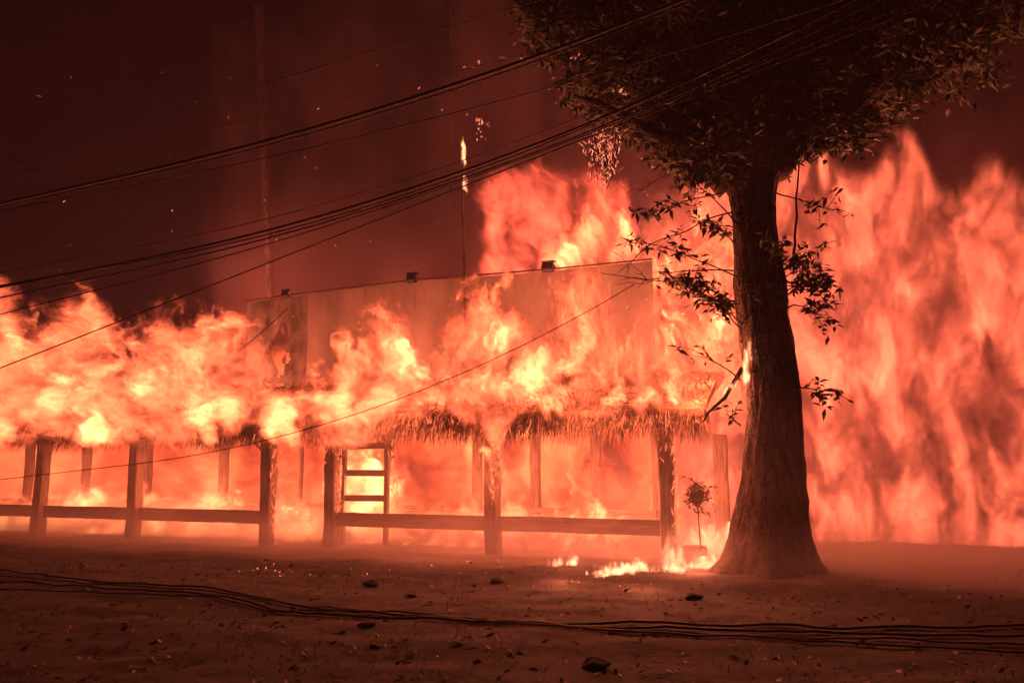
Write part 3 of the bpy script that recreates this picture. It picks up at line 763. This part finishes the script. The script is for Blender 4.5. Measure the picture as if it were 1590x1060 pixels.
fl('far_flames', 'tall orange fire behind the big tree, reaching past the right edge', 5.2, 1.0,
   [(985, 340), (1040, 280), (1100, 250), (1180, 235), (1260, 200), (1330, 260), (1400, 190), (1470, 280), (1540, 230), (1620, 300), (1760, 280)], [(985, 900), (1760, 920)], fire_mat('far_fire', (1, .135, .065), 6.5, 1.5, 1.4, yellow=.14), res=.06, amp=.28, soft=.24, seed=15, zst=.4, fs=1.1, basev=.42, lump=.3, fine=.5)
fl('room_flames', 'red fire filling the room behind the veranda posts', 3.6, .9,
   [(-140, 600), (300, 600), (385, 590), (420, 530), (450, 530), (480, 590), (620, 600), (1060, 600)], [(-140, 830), (1060, 850)], room_fire, res=.05, amp=.3, soft=.12, seed=8, basev=.38, lump=.4, fine=1.0)
fl('veranda_flames', 'flames along the veranda floor between the posts and the low wall', 1.2, .6,
   [(-120, 770), (320, 740), (360, 760), (430, 760), (500, 720), (545, 690), (590, 690), (640, 760), (700, 780), (720, 760), (760, 750), (800, 745), (850, 780), (905, 730), (940, 770), (1030, 790), (1048, 740)],
   [(-120, 835), (1048, 850)], roof_fire, res=.03, z_pad=.4, amp=.42, soft=.12, seed=11, fs=1.5)

# lamps: the light those flames give
for i, (px, py, v, e) in enumerate([(60, 560, 1.2, 900), (330, 600, 1.0, 900), (600, 570, .6, 1000), (850, 560, .4, 1300), (1080, 560, .8, 1000), (1330, 480, 3.0, 1500), (1000, 330, 3.4, 1300), (830, 330, 4.6, 900),
                                  (120, 770, .9, 700), (330, 770, .9, 800), (570, 770, .9, 800), (760, 760, .7, 650), (960, 760, .7, 650), (1085, 600, -.9, 420), (350, 420, 4.5, 900), (600, 430, 4.5, 500), (250, 650, -1.0, 260), (600, 640, -1.0, 260), (900, 630, -1.0, 260), (1090, 760, .8, 350), (765, 730, -.6, 120), (1075, 620, -.2, 500), (420, 800, .3, 300)]):
    fire_lamp('flame_light', px, py, v, e)

for p, e in ((ground(873, 880, .2), 35), (ground(1000, 888, .2), 30), (ground(1085, 866, .25), 25)):
    l = bpy.data.lights.new('flame_light', 'POINT'); l.energy = e; l.color = (1, .22, .09); l.shadow_soft_size = .12
    o = bpy.data.objects.new('flame_light', l); C.objects.link(o); o.location = p
    o.location.z = .25
# small fires: slender flame bodies following a path
hot = fire_mat('small_fire', (1, .26, .13), 6.0, 1.6, 9.0)
def small_fire(name, label, path, wid, hgt, res, cat=None, kind=None, up=1.0, seed=0, thr=0.0):
    """flames rising hgt above a path of world points"""
    o0 = path[0].copy(); e = (path[-1]-path[0]); ln = e.length; ax = e.normalized()
    rot = ax.to_track_quat('X', 'Z'); inv = rot.inverted(); q = [inv @ (p-o0) for p in path]
    cur_y = [(p.x, p.y) for p in q]; cur_z = [(p.x, p.z) for p in q]; y_lo = min(p.y for p in q); y_hi = max(p.y for p in q); z_lo = min(p.z for p in q); z_hi = max(p.z for p in q)
    def f(t, pos, x, y, z):
        cy_ = fcurve(x, cur_y) if y_hi-y_lo > .01 else 0*x; cz_ = fcurve(x, cur_z) if z_hi-z_lo > .01 else 0*x
        n = nz(t, vmath(t, 'ADD', vmath(t, 'MULTIPLY', pos, (1, 1, .6)), (seed, seed, 0)), 1.1/hgt, 5, .65, 1.0)
        n1 = nz(t, vmath(t, 'ADD', vmath(t, 'MULTIPLY', pos, (1, .1, .05)), (seed, seed, 3)), .9/hgt, 3, .6)
        zz = z-cz_; dd = (y-cy_).abs()*(1/wid)
        e_ = (1-zz*(1/hgt)).min((zz+.04)*12).min(1)-dd*.9
        e_ = e_.min((x+wid)*(2/wid)).min((ln+wid-x)*(2/wid))
        d = e_*.55+(n-.5)*2.6+(n1-.5)*3.0-.12-thr
        return ss(d, 0, .5)*(.35+(n-.4).max(0)*2.5)
    o = volume_object(name, (-wid*1.3, y_lo-wid*1.3, z_lo-.06), (ln+wid*1.3, y_hi+wid*1.3, z_hi+hgt*1.3), (res, res*1.5, res), f, hot)
    o.location = o0; o.rotation_mode = 'QUATERNION'; o.rotation_quaternion = rot
    return tag(o, label, cat, kind=kind)
def gp(px, py): p = ground(px, py); p.z = gz(p.x, p.y)+.01; return p
small_fire('grass_flames', 'low uneven flames creeping along the grass edge at the foot of the big tree', [gp(*a) for a in ((940, 897), (990, 888), (1030, 892), (1080, 886), (1150, 874))], .20, .13, .009, kind='stuff', seed=4, thr=-.12)
small_fire('bush_flames', 'flames in the burning undergrowth left of the big tree', [gp(*a) for a in ((1050, 878), (1100, 864), (1130, 858))], .22, .42, .014, kind='stuff', seed=5)
small_fire('small_ground_fire', 'small separate ground fire in front of the fence', [gp(855, 884), gp(892, 881)], .09, .15, .009, 'fire', seed=9, thr=-.02)
def wp(px, py, v): x, z = L(px, py, v); return loc(-x, v, z)
def upright_fire(name, label, a, b, wid, res, cat, seed):
    """a flame wrapped round an upright stem from a (bottom) to b (top)"""
    ln = (b-a).length
    def f(t, pos, x, y, z):
        n = nz(t, vmath(t, 'ADD', vmath(t, 'MULTIPLY', pos, (1, 1, .45)), (seed, 0, 0)), 6, 5, .65, 1.2)
        rr = (x*x+y*y).pow(.5)*(1/wid)
        d = .62-rr+(n-.5)*3.0-((z-ln*.5).abs()*(2/ln)).pow(3)*.7
        return ss(d, 0, .4)*(.5+(n-.4).max(0)*2)
    o = volume_object(name, (-wid*1.6, -wid*1.6, -.15), (wid*1.6, wid*1.6, ln+.15), (res, res, res), f, hot)
    o.location = a; o.rotation_mode = 'QUATERNION'; o.rotation_quaternion = (b-a).to_track_quat('Z', 'Y')
    return tag(o, label, cat)
upright_fire('pole_flame', 'upper narrow flame wrapped round the tip of the slim pole', wp(722, 262, WV-.02), wp(719, 208, WV-.02), .11, .012, 'flame', 3)
upright_fire('pole_flame', 'lower short flame on the slim pole, just under the cables', wp(724, 305, WV-.02), wp(722, 268, WV-.02), .10, .012, 'flame', 7)
upright_fire('branch_flame', 'bright flame on the broken branch beside the big trunk', at(1118, 622, TY-.3), at(1150, 578, TY-.15), .09, .011, 'flame', 5)

upright_fire('bark_flame', 'small flames eating the bark on the left side of the big trunk', at(1156, 606, TY-.45), at(1166, 522, TY-.45), .10, .012, 'flame', 11)

# ------------------------------------------------------------ smoke
def smoke_mat(name, col, dens, aniso=.0):
    m = bpy.data.materials.new(name); m.use_nodes = True; t = m.node_tree; t.nodes.clear()
    out = t.nodes.new('ShaderNodeOutputMaterial'); p = t.nodes.new('ShaderNodeVolumePrincipled')
    p.inputs['Color'].default_value = (*col, 1); p.inputs['Density'].default_value = dens; p.inputs['Anisotropy'].default_value = aniso
    p.inputs['Density Attribute'].default_value = 'density' if name != 'haze' else ''
    t.links.new(p.outputs[0], out.inputs['Volume']); return m
def plume(t, pos, x, y, z):
    p = vmath(t, 'MULTIPLY', pos, (.45, .35, .16))
    w = nz(t, p, 1.2, 2, .5, vecout=True)
    q = vmath(t, 'ADD', p, vmath(t, 'SCALE', vmath(t, 'SUBTRACT', w, (.5, .5, .5)), 1.2))
    n = nz(t, q, 1.3, 4, .55)
    return (ss(n, .43, .60)*.9+.1)*(z*.25).clamp()*(1-.8*ss(z+(n-.5)*6, 5, 11))
o = volume_object('smoke', (-16, 6.2, .5), (9, 12, 16), (.18, .3, .18), plume, smoke_mat('smoke', (.52, .35, .44), .75)); place(o)
tag(o, 'dark smoke rolling up behind the burning building', kind='stuff')
def lowsmoke(t, pos, x, y, z):
    p = vmath(t, 'MULTIPLY', pos, (.5, .7, 1.4))
    n = nz(t, p, 1.3, 4, .55)
    e = ((y+3.2)*.7).min((1.6-y)*2).min((x+17)*1.0).min((6-x)*.5).clamp()
    return (ss(n, .3, .7)*.6+.4)*e*((2.9-z)*.6).clamp()*(.3+(.9-z).max(0)*.9+(.7-z).max(0)*5*ss(y, -2.8, -.6))
o = volume_object('ground_smoke', (-17, -3.2, .0), (6, 1.6, 2.9), (.12, .15, .1), lowsmoke, smoke_mat('ground_smoke', (.85, .72, .75), .22)); place(o)
tag(o, 'thin smoke drifting low over the foot of the fence', kind='stuff')
bm = bmesh.new(); box(bm, (0, 20, 9.25), (70, 50, 20.5)); o = obj('haze', bm, smoke_mat('haze', (.75, .62, .95), .0036))
tag(o, 'smoky air round the whole scene', kind='stuff')
